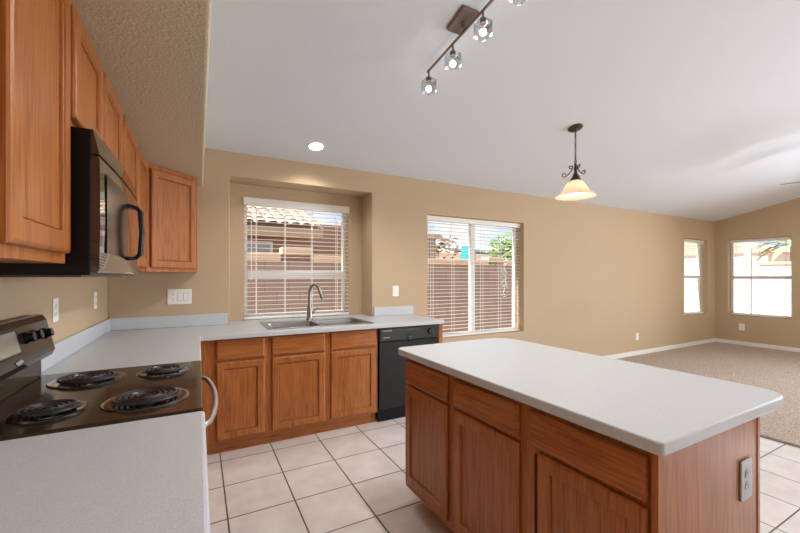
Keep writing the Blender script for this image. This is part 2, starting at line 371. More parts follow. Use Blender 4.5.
def base_cab(name, label, fr, a0, a1, bays, dep=.555, z0=.10, z1=.875, dz=(.715, .865), dd=(.118, .70), group=None, kick=.05, doors=True):
    rt = root(name, label, 'cabinet', fr.p((a0 + a1) / 2, -dep / 2, 0), group)
    e = .0006
    ops = [(b[0] + .014, b[1] - .014, dd[0] + .014, dd[1] - .014) for b in bays] + [(b[0] + .014, b[1] - .014, dz[0] + .014, dz[1] - .014) for b in bays]
    obj('face_frame', frame_grid(fr, a0 + e, a1 - e, z0, z1, ops), M['oakz'], rt)
    obj('carcass', carcass(fr, a0, a1, z0, z1, dep), M['oakz'], rt)
    obj('toe_kick', B().fbox(fr, a0 + e, a1 - e, -kick - .016, -kick, .001, z0 - .0005)  , OAK(fr.u), rt)
    for b in bays:
        drawer(fr, b[0], b[1], dz[0], dz[1], rt); door(fr, b[0], b[-1], dd[0], dd[1], rt)
    return rt
def wall_cab(name, label, fr, a0, a1, bays, z0, z1, dz, dep=.308, group=None):
    rt = root(name, label, 'cabinet', fr.p((a0 + a1) / 2, -dep / 2, z0), group); e = .0006
    obj('face_frame', frame_grid(fr, a0 + e, a1 - e, z0, z1, [(b[0] + .014, b[1] - .014, dz[0] + .014, dz[1] - .014) for b in bays]), M['oakz'], rt)
    obj('carcass', carcass(fr, a0, a1, z0, z1, dep, top=True), M['oakz'], rt)
    for b in bays: door(fr, b[0], b[1], dz[0], dz[1], rt)
    return rt
FS = Fr((0, 3.108, 0), (1, 0, 0), (0, -1, 0))
base_cab('base_cabinet', 'oak base cabinet with one door left of the sink cabinet', FS, .012, .487, [(.115, .458)], group='oak base cabinets on the sink wall')
base_cab('sink_base_cabinet', 'wide oak base cabinet with two doors under the sink', FS, .487, 1.441, [(.512, .944), (.995, 1.42)], group='oak base cabinets on the sink wall')
b = root('end_panel', 'narrow oak end panel right of the black dishwasher', 'panel', (2.125, 3.4, 0))
obj('board', B().box(2.100, 2.145, 3.085, W - .002, .001, .875), M['oakz'], b, bevel=.002)
FL = Fr((-.03, 0, 0), (0, 1, 0), (1, 0, 0))
base_cab('base_cabinet', 'oak base cabinet under the counter in the left foreground', FL, -.25, 1.352, [(-.2, .25), (.3, .78), (.83, 1.30)], group='oak base cabinets on the left wall')
base_cab('corner_base_cabinet', 'oak corner base cabinet between the stove and the sink run', FL, 2.147, 3.086, [(2.19, 2.58)], group='oak base cabinets on the left wall')
FI = Fr((1.087, 0, 0), (0, 1, 0), (-1, 0, 0))
ib = [(1.932, 1.508, 1.472, 'island cabinet farthest along, facing the dishwasher'), ]
IDEP = .585
for a0, a1, d0, d1, lab in ((1.476, 1.934, 1.507, 1.922, 'oak island cabinet at the far end, next to the dishwasher'),
                            (1.013, 1.476, 1.040, 1.452, 'oak island cabinet in the middle of the three'),
                            (.563, 1.013, .576, .990, 'oak island cabinet nearest the camera, beside the end panel with the outlet')):
    base_cab('island_cabinet', lab, FI, a0, a1, [(d0, d1, .950 if d0 < .6 else d1)], dep=IDEP, kick=.10, dz=(.722, .852), dd=(.140, .708), group='oak cabinets of the island')
ip = root('island_end_panel', 'oak panel closing the near end of the island', 'panel', (1.39, .553, 0))
obj('board', B().box(1.069, 1.676, .546, .5622, .001, .8752), M['oakz'], ip, bevel=.001)
obj('corner_trim', B().box(1.6765, 1.697, .543, .566, .001, .8752), M['oakz'], ip, bevel=.003)
obj('back_board', B().box(1.678, 1.693, .5665, 1.9465, .001, .8752), M['oakz'], ip)
obj('far_board', B().prism([(1.088, 1.9346, .1), (1.088, 1.9346, .8752), (1.677, 1.9346, .8752), (1.677, 1.9346, .001), (1.205, 1.9346, .001), (1.205, 1.9346, .1)], (0, .012, 0)), M['oakz'], ip)
# wall cabinets
FU = Fr((-.32, 0, 0), (0, 1, 0), (1, 0, 0))
UD = (1.402, 2.095)
wall_cab('wall_cabinet', 'oak wall cabinet at the left edge, left of the microwave', FU, .88, 1.330, [(.937, 1.300)], 1.376, 2.129, UD, group='oak wall cabinets')
wall_cab('wall_cabinet', 'short two-door oak wall cabinet above the black microwave', FU, 1.330, 2.110, [(1.345, 1.690), (1.722, 2.085)], 1.762, 2.129, (1.785, 2.095), group='oak wall cabinets')
wall_cab('wall_cabinet', 'two-door oak wall cabinet between the microwave and the corner cabinet', FU, 2.110, 3.078, [(2.135, 2.570), (2.620, 3.045)], 1.376, 2.129, UD, group='oak wall cabinets')
cc = root('corner_wall_cabinet', 'oak diagonal corner wall cabinet with one door facing the room', 'cabinet', (-.45, 3.5, 1.376), 'oak wall cabinets')
pA, pB = Vector((-.318, 3.080, 0)), Vector((-.012, 3.386, 0))
du = (pB - pA).normalized(); dn = Vector((du.y, -du.x, 0)); FC = Fr(pA, du, dn); wd = (pB - pA).length
obj('face_frame', frame_grid(FC, 0, wd, 1.376, 2.129, [(.045, wd - .035, 1.42, 2.08)]), M['oakz'], cc)
inn = .0215
a_, b_ = pA - dn * inn, pB - dn * inn
poly = [(Lw + .002, 3.08), (a_.x, 3.08), (b_.x, b_.y), (b_.x, W - .002), (Lw + .002, W - .002)]
bb = B()
bb.prism([(x, y, 1.378) for x, y in poly], (0, 0, .016)); bb.prism([(x, y, 2.112) for x, y in poly], (0, 0, .016))
bb.box(b_.x + .0005, pB.x - .0, pB.y - .003, W - .002, 1.376, 2.129)
bb.box(Lw + .002, a_.x - .004, 3.0805, 3.0955, 1.3945, 2.1115)
obj('carcass', bb, M['oakz'], cc)
door(FC, .028, wd - .022, 1.402, 2.095, cc)

# ------------------------------------------------------------------ worktops
Z0, Z1 = .8762, .914
CX = .012
SK = (.515, 1.395, 3.145, 3.615)
xs = [Lw + .002, CX, NX0 + .003, SK[0], SK[1], NX1 - .003, 2.135, 2.160]; ys = [2.146, 3.05, 3.075, SK[2], SK[3], W - .002, yn - .002]
def ins(a, b_):
    if SK[0] < a < SK[1] and SK[2] < b_ < SK[3]: return False
    if b_ > W - .002: return NX0 < a < NX1
    if b_ < 3.05: return a < CX
    if a > 2.135 and b_ < 3.075: return False
    return True
ct = B().grid(xs, ys, ins, Z0, Z1)
ct = tag(obj('countertop', ct, M['counter'], bevel=.006, seg=3, origin=(0, 3.4, Z0)), 'L-shaped grey laminate countertop around the sink', 'countertop', 'grey laminate countertops')
tag(obj('countertop', B().box(Lw + .002, CX + .006, -.25, 1.354, Z0, Z1), M['counter'], bevel=.010, seg=3, origin=(-.3, .5, Z0)), 'grey laminate countertop in the left foreground, before the stove', 'countertop', 'grey laminate countertops')
def rrect(x0, x1, y0, y1, rs, n=7):
    P = []
    for (cx, cy, r, a) in ((x0 + rs[0], y0 + rs[0], rs[0], 180), (x1 - rs[1], y0 + rs[1], rs[1], 270), (x1 - rs[2], y1 - rs[2], rs[2], 0), (x0 + rs[3], y1 - rs[3], rs[3], 90)):
        for i in range(n + 1): t = R(a + 90 * i / n); P.append((cx + r * math.cos(t), cy + r * math.sin(t), Z0))
    return P
tag(obj('island_countertop', B().prism(rrect(1.045, 1.912, .523, 1.998, (.012, .10, .16, .05)), (0, 0, Z1 - Z0)), M['counter'], bevel=.006, seg=3, origin=(1.5, 1.2, Z0)), 'grey laminate island countertop with rounded corners', 'countertop', 'grey laminate countertops')
bs = 'grey laminate backsplashes'
def splash(x0, x1, y0, y1, label):
    tag(obj('backsplash', B().box(x0, x1, y0, y1, Z1 + .0008, 1.014), M['counter'], bevel=.004, origin=((x0 + x1) / 2, (y0 + y1) / 2, Z1)), label, 'backsplash', bs)
splash(Lw + .002, Lw + .021, 2.146, W - .022, 'grey backsplash strip along the left wall behind the stove')
splash(Lw + .002, .228, W - .021, W - .002, 'grey backsplash strip left of the window niche')
splash(1.662, 2.150, W - .021, W - .002, 'short grey backsplash strip right of the window niche')
splash(Lw + .002, Lw + .021, -.25, 1.354, 'grey backsplash strip in the left foreground, before the stove')

# ------------------------------------------------------------------ sink and faucet
sk = root('kitchen_sink', 'stainless double bowl sink set into the counter under the window', 'sink', (.955, 3.4, Z1))
S0, S1, S2, S3 = .495, 1.415, 3.125, 3.665
bw = [(.535, .935, 3.165, 3.545), (.975, 1.375, 3.165, 3.545)]
rim = B().grid(sorted([S0, S1, *[q for b_ in bw for q in b_[:2]]]), [S2, 3.165, 3.545, S3], clear(bw), Z1 + .0006, Z1 + .007)
obj('rim', rim, M['steel'], sk, bevel=.003)
for x0, x1, y0, y1 in bw:
    lo = lambda i, z: [(x, y, z) for x, y, _ in rrect(x0 + i, x1 - i, y0 + i, y1 - i, (.05,) * 4)]
    bo = obj('bowl', B().loops([lo(-.004, Z1 + .008), lo(.0, Z1 + .005), lo(.004, Z1 - .03), lo(.012, .76), lo(.03, .735)], False, True), M['steel'], sk, smooth=True)
    m_ = bo.modifiers.new('solid', 'SOLIDIFY'); m_.thickness = .0015
    obj('drain', B().cyl(((x0 + x1) / 2, (y0 + y1) / 2, .7355), ((x0 + x1) / 2, (y0 + y1) / 2, .739), .042), M['chromed'], bo)
fx, fy = .947, 3.605
fa = root('kitchen_faucet', 'brushed nickel gooseneck faucet behind the sink', 'faucet', (fx, fy, Z1 + .007))
zb = Z1 + .0075
obj('body', B().lathe([(.034, 0), (.034, .006), (.029, .012), (.0265, .03), (.025, .115), (.022, .135), (.015, .15)], (fx, fy, zb), 24), M['nickel'], fa, smooth=True)
dx, dy = .60, -.80
arc = [(fx, fy, zb + .14), (fx, fy, zb + .20), (fx, fy, zb + .27)]
rr = .060
for i in range(1, 15):
    t = math.pi * i / 15 * .93
    arc.append((fx + dx * rr * (1 - math.cos(t)), fy + dy * rr * (1 - math.cos(t)), zb + .27 + rr * 1.2 * math.sin(t)))
obj('spout', B().tube(arc, .0145, 14), M['nickel'], fa, smooth=True)
e0 = Vector(arc[-1]); e1 = e0 + (e0 - Vector(arc[-2])).normalized() * .095
obj('spray_head', B().cyl(e0, e0 + (e1 - e0) * .3, .0135, .017, 18).cyl(e0 + (e1 - e0) * .3, e1, .017, .020, 18), M['nickel'], fa, smooth=True)
obj('lever', B().cyl((fx + .018, fy, zb + .075), (fx + .045, fy, zb + .075), .016, .014, 16).tube([(fx + .040, fy, zb + .078), (fx + .062, fy - .01, zb + .10), (fx + .078, fy - .018, zb + .125)], .006, 8), M['nickel'], fa, smooth=True)

# ------------------------------------------------------------------ dishwasher
dw = root('dishwasher', 'black dishwasher at the right end of the sink counter', 'dishwasher', (1.77, 3.4, 0))
X0, X1 = 1.449, 2.094
obj('tub', B().box(X0 + .01, X1 - .01, 3.14, 3.66, .10, .872), M['blackm'], dw)
obj('door_panel', B().box(X0, X1, 3.088, 3.138, .125, .742), M['dwdoor'], dw, bevel=.006)
cp = obj('control_panel', B().box(X0, X1, 3.078, 3.138,   .746, .872), M['dwpanel'], dw, bevel=.008)
obj('toe_panel', B().box(X0 + .005, X1 - .005, 3.125, 3.139, .004, .118), M['blackm'], dw)
obj('display_strip', B().box(X0 + .19, X0 + .40, 3.0752, 3.0778, .832, .851), M['black'], cp)
obj('latch', B().box(X0 + .29, X0 + .345, 3.064, 3.0778, .768, .792).box(X0 + .30, X0 + .335, 3.068, 3.0778, .748, .766), M['black'], cp, bevel=.004)
obj('dial', B().cyl((X1 - .10, 3.0778, .812), (X1 - .10, 3.056, .812), .030, .026, 28).box(X1 - .104, X1 - .096, 3.050, 3.058, .79, .834), M['chromed'], cp, label='dial with a metallic ring', smooth=True)
for n_, x_, z_, p_, w_, h_ in ((9, .03, .838, .011, .007, .010), (7, .04, .778, .009, .006, .007)):
    lt = B()
    for i in range(n_): lt.box(X0 + x_ + p_ * i, X0 + x_ + p_ * i + w_, 3.0772, 3.0779, z_, z_ + h_)
    obj('lettering', lt, M['letter'], cp, label='small pale lettering')
bt = B()
for i in range(3): bt.box(X0 + .145 + .014 * i, X0 + .156 + .014 * i, 3.0755, 3.0779, .832, .850)
obj('buttons', bt, M['black'], cp)

# ------------------------------------------------------------------ stove
sv = root('stove', 'dark electric stove with four coil burners and a raised back panel', 'stove', (-.3, 1.75, 0))
Y0, Y1 = 1.358, 2.142
obj('oven_body', B().box(Lw + .03, -.022, Y0 + .004, Y1 - .004, .04, .895), M['blackm'], sv)
obj('cooktop', B().box(-.605, .012, Y0, Y1, .8962, .919), M['enamel'], sv, bevel=.006, seg=3)
obj('oven_door', B().box(-.0215, .010, Y0 + .006, Y1 - .006, .25, .872), M['blackm'], sv, bevel=.006)
obj('storage_drawer', B().box(-.0215, .008, Y0 + .006, Y1 - .006, .06, .243), M['blackm'], sv, bevel=.006)
hp = [(.006, Y1 - .05, .842)]
for i in range(0, 21):
    t = i / 20; hp.append((.018 + .044 * math.sin(math.pi * t) ** .55, Y1 - .055 - (Y1 - Y0 - .11) * t, .842))
hp.append((.006, Y0 + .05, .842))
obj('door_handle', B().tube(hp, .0098, 12), M['handle'], sv, smooth=True, label='pale bowed oven handle')
# back panel
bgp = [(-.626, 1.0), (-.580, .992), (-.556, 1.008), (-.546, 1.03), (-.574, 1.158), (-.586, 1.178), (-.602, 1.183), (-.626, 1.178)]
bp_ = obj('back_panel', B().prism([(x, Y0 + .006, z) for x, z in bgp], (0, Y1 - Y0 - .012, 0)), M['enamel'], sv, bevel=.005, seg=3)
obj('riser', B().box(-.623, -.585, Y0 + .02, Y1 - .03, .9195, .999), M['enamel'], sv, bevel=.003)
fdir = Vector((-.574 + .546, 0, 1.158 - 1.03)).normalized(); fn = Vector((fdir.z, 0, -fdir.x)).normalized()
FB = lambda y, s, n: Vector((-.546, y, 1.03)) + fdir * s + fn * n
def bplate(y0, y1, s0, s1, n0, n1): return B().hexa([FB(y, s, n) for n in (n0, n1) for y, s in ((y0, s0), (y1, s0), (y1, s1), (y0, s1))])
obj('clock_panel', bplate(1.50, 1.80, .045, .122, .0005, .003), M['panel'], bp_, label='pale glassy clock panel')
obj('panel_border', bplate(1.49, 1.812, .038, .128, .0, .0012), M['blackm'], bp_)
for y, s in ((1.875, .086), (1.95, .084), (2.06, .078), (1.40, .08), (1.455, .08)):
    k = obj('knob', B().cyl(FB(y, s, .0), FB(y, s, .010), .023, .022, 24).cyl(FB(y, s, .010), FB(y, s, .027), .019, .017, 24), M['navy'], bp_, smooth=True)
    k['label'] = 'black burner knob'
sq = [FB(1.74 + .055 * t, .010 + .006 * math.sin(t * 19) + .004 * t, .0025) for t in [i / 40 for i in range(41)]]
obj('script_badge', B().tube(sq, .0016, 6), M['letter'], bp_, label='small silver script badge')
def burner(cx, cy, r, turns):
    rt = root('coil_burner', None, None, (0, 0, 0)); rt.name = 'coil_burner'
    rt.parent = sv; rt.location = Vector((0, 0, 0)); ORG[rt.name] = ORG[sv.name]
    obj('drip_pan', B().lathe([(.03, .0012), (r * .82, .0014), (r * 1.04, .003), (r * 1.20, .0052), (r * 1.26, .003), (r * 1.27, .0008)], (cx, cy, .919), 40), M['black'], rt, smooth=True)
    P = []; n = int(turns * 30); r0 = r * .22
    for i in range(n + 1):
        t = i / n; a = t * turns * 2 * math.pi; q = r0 + (r - r0) * t
        P.append((cx + q * math.cos(a), cy + q * math.sin(a), .9335))
    obj('coil', B().tube(P, (r - r0) / turns * .29, 8), M['coil'], rt, smooth=True)
    sp = B()
    for a in (30, 150, 270):
        sp.cyl((cx + .01 * math.cos(R(a)), cy + .01 * math.sin(R(a)), .9265), (cx + r * math.cos(R(a)), cy + r * math.sin(R(a)), .9265), .0025, None, 8)
    obj('trivet', sp, M['chromed'], rt)
    obj('chrome_cap', B().lathe([(.001, .0), (r * .19, 0), (r * .17, .004), (.001, .006)], (cx, cy, .930), 20), M['chromed'], rt, smooth=True)
burner(-.155, 1.545, .100, 5); burner(-.410, 1.545, .078, 4); burner(-.395, 1.945, .100, 5); burner(-.137, 1.955, .078, 4)

# ------------------------------------------------------------------ microwave
mw = root('microwave', 'black over-the-range microwave under the short wall cabinet', 'microwave', (-.45, 1.72, 1.345))
A0, A1 = 1.342, 2.102
obj('case', B().box(Lw + .003, -.268, A0, A1, 1.345, 1.758), M['blackm'], mw, bevel=.003)
def mwprof(z0, z1, xs_): return None
FM = Fr((-.267, 0, 0), (0, 1, 0), (1, 0, 0))
nv = 14
def mface(y0, y1, prof):                       # gently bowed front: prof = [(x offset, z)], bow along Y
    L_ = []
    for i in range(nv + 1):
        t = i / nv; y = y0 + (y1 - y0) * t; u = (y - A0) / (A1 - A0); bow = .010 * (1 - (2 * u - 1) ** 2)
        L_.append([(-.2675, y, prof[0][1])] + [(-.2675 + x + bow, y, z) for x, z in prof] + [(-.2675, y, prof[-1][1])])
    return B().loops(L_)
obj('vent_grille', mface(A0, A1, [(.019, 1.688), (.017, 1.70), (.004, 1.758)]), M['black'], mw, smooth=True)
md = obj('door', mface(A0, 1.835, [(.014, 1.352), (.019, 1.36), (.021, 1.50), (.020, 1.67), (.017, 1.684)]), M['black'], mw, smooth=True)
obj('control_panel', mface(1.838, A1, [(.014, 1.352), (.019, 1.36), (.021, 1.50), (.020, 1.67), (.017, 1.684)]), M['black'], mw, smooth=True)
def msurf(y, z, n):
    u = (y - A0) / (A1 - A0); return (-.2675 + .0215 + n + .010 * (1 - (2 * u - 1) ** 2), y, z)
wp = [[msurf(A0 + .06 + .33 * i / 10, z, .0) for z in (1.41, 1.645)] for i in range(11)]
wb_ = B(); wv = [[wb_.bm.verts.new(p) for p in r_] for r_ in wp]
for a, b_ in zip(wv, wv[1:]): wb_.bm.faces.new((a[0], b_[0], b_[1], a[1]))
wo = obj('window', wb_, M['chromed'], md, label='mirror-dark door window')
m_ = wo.modifiers.new('solid', 'SOLIDIFY'); m_.thickness = .002
hy, hz0, hz1 = 1.765, 1.405, 1.615
hl = [msurf(hy - .004, hz0 - .004, -.002), msurf(hy, hz0 + .002, .030), msurf(hy, hz0 + .020, .045), msurf(hy, (hz0 + hz1) / 2, .050), msurf(hy, hz1 - .020, .045), msurf(hy, hz1 - .002, .030), msurf(hy - .004, hz1 + .004, -.002)]
def ribbon(P, hw, th):
    return B().loops([[(p[0], p[1] - hw, p[2]), (p[0], p[1] + hw, p[2]), (p[0] - th * n_[0], p[1] + hw, p[2] - th * n_[1]), (p[0] - th * n_[0], p[1] - hw, p[2] - th * n_[1])] for p, n_ in zip(P, ((0, -1), (.7, -.7), (1, -.2), (1, 0), (1, .2), (.7, .7), (0, 1)))])
obj('handle', ribbon(hl, .024, .016), M['navy'], md, bevel=.004, label='wide dark blue-black loop handle')
obj('bottom_grille', B().box(Lw + .05, -.30, A0 + .05, A1 - .05, 1.339, 1.3445), M['chromed'], mw)

# ------------------------------------------------------------------ blinds
def blind(label, fr, a0, a1, z0, z1, sp=.0435, dep=.048, wand=True, tilt=0.0, hr=.058, cords=(.1, .37, .63, .9), depth0=0):
    rt = root('window_blind', label, 'blind', fr.p((a0 + a1) / 2, 0, z0), 'white horizontal slat blinds')
    obj('headrail', B().fbox(fr, a0, a1, -dep - .004, .004, z1 - hr, z1), M['blind'], rt, bevel=.004)
    obj('bottom_rail', B().fbox(fr, a0 + .004, a1 - .004, -dep, 0, z0, z0 + .024), M['blind'], rt, bevel=.005)
    n = int((z1 - hr - z0 - .03) / sp); s = B(); st = (z1 - hr - z0 - .03) / n
    for i in range(n):
        z = z0 + .05 + st * i
        if z > z1 - hr - .012: break
        L_ = []
        q = [(-dep, 0), (-dep / 2, .0028), (0, 0)]
        up = [(d, z + c + tilt * (d + dep / 2)) for d, c in q]
        dn_ = [(d, z + c - .0024 + tilt * (d + dep / 2)) for d, c in q[::-1]]
        s.loops([[fr.p(a, d, zz) for d, zz in up + dn_] for a in (a0 + .006, a1 - .006)])
    obj('slats', s, M['blind'], rt)
    c = B()
    for f_ in cords:
        a = a0 + (a1 - a0) * f_
        c.fbox(fr, a - .003, a + .003, .0008, .0022, z0 + .02, z1 - hr); c.fbox(fr, a - .003, a + .003, -dep - .0022, -dep - .0008, z0 + .02, z1 - hr)
    obj('ladder_cords', c, M['blind'], rt)
    if wand: obj('tilt_wand', B().tube([fr.p(a0 + .07 if wand == 1 else a0 + .03, .012, z1 - hr), fr.p(a0 + .07 if wand == 1 else a0 + .03, .012, z1 - .82)], .004, 8), M['blind'], rt)
    return rt
blind('white slat blind over the kitchen sink window', Fr((0, yn - .012, 0), (1, 0, 0), (0, -1, 0)), w1[0] - .008, w1[1] + .008, w1[2] - .008, w1[3], hr=.075, cords=(.11, .365, .62, .87, .93), wand=1)
blind('white slat blind over the wide window right of the dishwasher', Fr((0, W + .056, 0), (1, 0, 0), (0, -1, 0)), w2[0] + .006, w2[1] - .006, w2[2] + .004, w2[3] - .003, cords=(.07, .27, .47, .57, .77, .93), wand=2)
blind('white slat blind over the narrow far window near the corner', Fr((0, W + .070, 0), (1, 0, 0), (0, -1, 0)), w3[0] + .006, w3[1] - .006, w3[2] + .004, w3[3] - .003, cords=(.1, .5, .9), wand=False)
blind('white slat blind over the window on the far right wall', Fr((RW + .070, 0, 0), (0, 1, 0), (-1, 0, 0)), w4[0] + .006, w4[1] - .006, w4[2] + .004, w4[3] - .003, cords=(.1, .5, .9), wand=False)

# ------------------------------------------------------------------ switches and outlets
def plate(kind, label, fr, a, z, w_=.075, h_=.118, gangs=('o',), m='plate', group='outlets and switches'):
    cat = 'outlet' if kind == 'outlet' else 'switch'
    rt = root('wall_outlet' if kind == 'outlet' else 'light_switch', label, cat, fr.p(a, 0, z), group)
    obj('cover_plate', B().fbox(fr, a - w_ / 2, a + w_ / 2, .0008, .007, z - h_ / 2, z + h_ / 2), M[m], rt, bevel=.003)
    n = len(gangs)
    for i, g in enumerate(gangs):
        c = a + (i - (n - 1) / 2) * .046
        if g == 'o':
            for s in (-1, 1):
                rc = obj('receptacle', B().prism([fr.p(c + .016 * math.cos(t) * (1 if abs(math.cos(t)) < .9 else .95), .0072, z + s * .020 + .0145 * math.sin(t)) for t in (2 * math.pi * k / 20 for k in range(20))], fr.n * .0016), M[m], rt)
                obj('slots', B().fbox(fr, c - .007, c - .005, .0089, .0094, z + s * .020, z + s * .020 + .008).fbox(fr, c + .005, c + .007, .0089, .0094, z + s * .020, z + s * .020 + .007).cyl(fr.p(c, .0089, z + s * .02 - .006), fr.p(c, .0094, z + s * .02 - .006), .0026, None, 10), M['platedark'], rc)
        else:
            obj('rocker', B().fbox(fr, c - .0165, c + .0165, .0072, .0102, z - .033, z + .033), M[m], rt, bevel=.002)
            obj('gap_line', B().grid([c - .0185, c - .0168, c + .0168, c + .0185], [z - .035, z - .0333, z + .0333, z + .035], lambda u, v: not (c - .0168 < u < c + .0168 and z - .0333 < v < z + .0333), .0070, .0075, lambda u, v, q: fr.p(u, q, v)), M['grey'], rt)
    return rt
FW = Fr((0, W, 0), (1, 0, 0), (0, -1, 0)); FLW = Fr((Lw, 0, 0), (0, 1, 0), (1, 0, 0)); FRW = Fr((RW, 0, 0), (0, 1, 0), (-1, 0, 0))
plate('switch', 'wide white plate of switches and an outlet under the corner cabinet', FW, -.142, 1.172, .178, .128, ('o', 's', 's'))
plate('switch', 'white switch above the counter right of the window niche', FW, 1.93, 1.183, gangs=('s',))
plate('outlet', 'white outlet on the left wall just behind the stove', FLW, 2.452, 1.175)
plate('outlet', 'white outlet on the left wall nearest the corner', FLW, 3.265, 1.178)
plate('outlet', 'low white outlet on the long wall beyond the island', FW, 6.57, .325)
plate('outlet', 'low white outlet under the far right window', FRW, 3.255, .365, .09, .13)
plate('outlet', 'grey outlet on the near end of the island', Fr((0, .546, 0), (1, 0, 0), (0, -1, 0)), 1.583, .676, .080, .130, m='grey')

# ------------------------------------------------------------------ lamps
nC = Vector((0, SL, 1)).normalized()           # ceiling normal (up)
TM = Matrix.Rotation(-math.atan(SL), 3, 'X')
def cpt(x, y, d=0): return Vector((x, y, cz(y))) - nC * d
tr = root('track_light', 'bronze track light on the ceiling with four lit glass cube shades', 'track light', cpt(1.43, 1.8))
fdn = Vector((0, 1, -SL)).normalized(); fx_ = Vector((1, 0, 0))
cc0 = cpt(1.388, 1.79, 0)
def tbox(c, a, b_, d0, d1):
    return B().hexa([c + fx_ * x + fdn * y - nC * d for d in (d0, d1) for x, y in ((-a, -b_), (a, -b_), (a, b_), (-a, b_))])
obj('canopy', tbox(cpt(1.388, 1.79), .06, .085, .001, .026), M['trackm'], tr, bevel=.006)
obj('stem', B().cyl(cpt(1.388, 1.79, .026), cpt(1.388, 1.79, .062), .012), M['trackm'], tr)
bar0, bar1 = cpt(1.370, 2.157, .07), cpt(1.436, 1.370, .07)
bd = (bar1 - bar0)
def along(t): return bar0 + bd * t
bx_ = bd.normalized(); sx_ = bx_.cross(nC).normalized()
obj('bar', B().hexa([along(t) + sx_ * s * .0065 + nC * z for z in (-.006, .006) for t, s in ((-.01, -1), (1.01, -1), (1.01, 1), (-.01, 1))]), M['trackm'], tr, bevel=.002)
for t in (.01, .32, .645, .965):
    p = along(t); c = p + Vector((0, 0, -.105))
    hd = obj('lamp_head', B().cyl(p + Vector((0, 0, -.008)), p + Vector((0, 0, -.045)), .006, None, 10).cyl(p + Vector((0, 0, -.045)), p + Vector((0, 0, -.075)), .016, .018, 18), M['trackm'], tr)
    s_ = .038
    hx = [c + Vector((x * s_, y * s_, z)) for z in (-.042, .042) for x, y in ((-1, -1), (1, -1), (1, 1), (-1, 1))]
    g = B().poly(hx, [(0, 1, 5, 4), (1, 2, 6, 5), (2, 3, 7, 6), (3, 0, 4, 7), (4, 5, 6, 7)])
    obj('glass_shade', g, M['cube'], hd, bevel=.004, label='clear glass cube shade')
    obj('bulb', B().sphere(c + Vector((0, 0, -.018)), .019, 14), M['bulb'], hd)
    light('halogen', 'SPOT', c + Vector((0, 0, -.046)), TRACK, (1, .96, .91), (0, 0, 0), spot_size=R(150), spot_blend=.6, shadow_soft_size=.012)
# pendant
px, py = 3.152, 2.337
pn = root('pendant_lamp', 'lit pendant lamp with frosted bell shade and bronze scrolls', 'lamp', cpt(px, py))
zc = cz(py)
obj('canopy', B().lathe([(.062, -.001), (.066, -.012), (.055, -.022), (.02, -.030), (.008, -.045)], cpt(px, py), 32, tilt=TM), M['bronze'], pn, smooth=True)
zt = 2.425
ch = B(); nl = 13; zl = (zc - .045 - zt) / nl
for i in range(nl):
    zz = zc - .042 - zl * (i + .5); P = []
    for k in range(13):
        a = 2 * math.pi * k / 12; u = .008 * math.cos(a); v = zl * .62 * math.sin(a)
        P.append((px + (u if i % 2 else 0), py + (0 if i % 2 else u), zz + v))
    ch.tube(P, .0022, 6)
ch.tube([(px + .004 * math.sin(9 * t), py + .004 * math.cos(9 * t), zc - .04 + (zt - zc + .04) * t) for t in [i / 20 for i in range(21)]], .003, 6)
obj('chain', ch, M['bronze'], pn, smooth=True)
hub = B().lathe([(.004, .0), (.012, -.01), (.009, -.035), (.016, -.06), (.010, -.09), (.022, -.115), (.030, -.14), (.045, -.155), (.048, -.178), (.02, -.18)], (px, py, zt), 24)
obj('hub', hub, M['bronze'], pn, smooth=True)
lp = [(px + .014 * math.cos(t), py + .014 * math.sin(t) * .0, zt + .012 + .018 * math.sin(t)) for t in [2 * math.pi * i / 16 for i in range(17)]]
obj('loop', B().tube(lp, .003, 8), M['bronze'], pn, smooth=True)
for k in range(3):
    a = R(20 + 120 * k); P = []
    for i in range(30):
        t = i / 29
        if t < .28: q = t / .28 * 1.35 * math.pi; r_ = .040 + .017 * math.cos(q + 2.6); z_ = -.018 - .02 + .019 * math.sin(q + 2.6)
        elif t < .72:
            q = (t - .28) / .44; r_ = .024 + .072 * q ** 2.2; z_ = -.028 - .105 * q + .0 * q
        else:
            q = (t - .72) / .28; g_ = -math.pi / 2 + q * 1.5 * math.pi; r_ = .096 + .020 * math.cos(g_) * (1 - .35 * q) + .004; z_ = -.113 + .020 * math.sin(g_) * (1 - .35 * q)
        P.append((px + r_ * math.cos(a), py + r_ * math.sin(a), zt + z_))
    obj('scroll_arm', B().tube(P, .0048, 8), M['bronze'], pn, smooth=True)
sh = B().lathe([(.048, -.172), (.060, -.180), (.085, -.205), (.105, -.245), (.130, -.285), (.165, -.310), (.182, -.322), (.180, -.325), (.162, -.313), (.127, -.289), (.101, -.248), (.081, -.208), (.056, -.184), (.044, -.176)], (px, py, zt), 48, False, False)
shd = obj('lamp_shade', sh, M['frost'], pn, smooth=True, label='frosted white bell shade')
obj('bulb', B().sphere((px, py, zt - .262), .030, 18, 1.2), M['bulb'], pn, smooth=True)
light('pendant_glow', 'POINT', (px, py, zt - .262 - .045), PEND, (1, .86, .68), shadow_soft_size=.03)
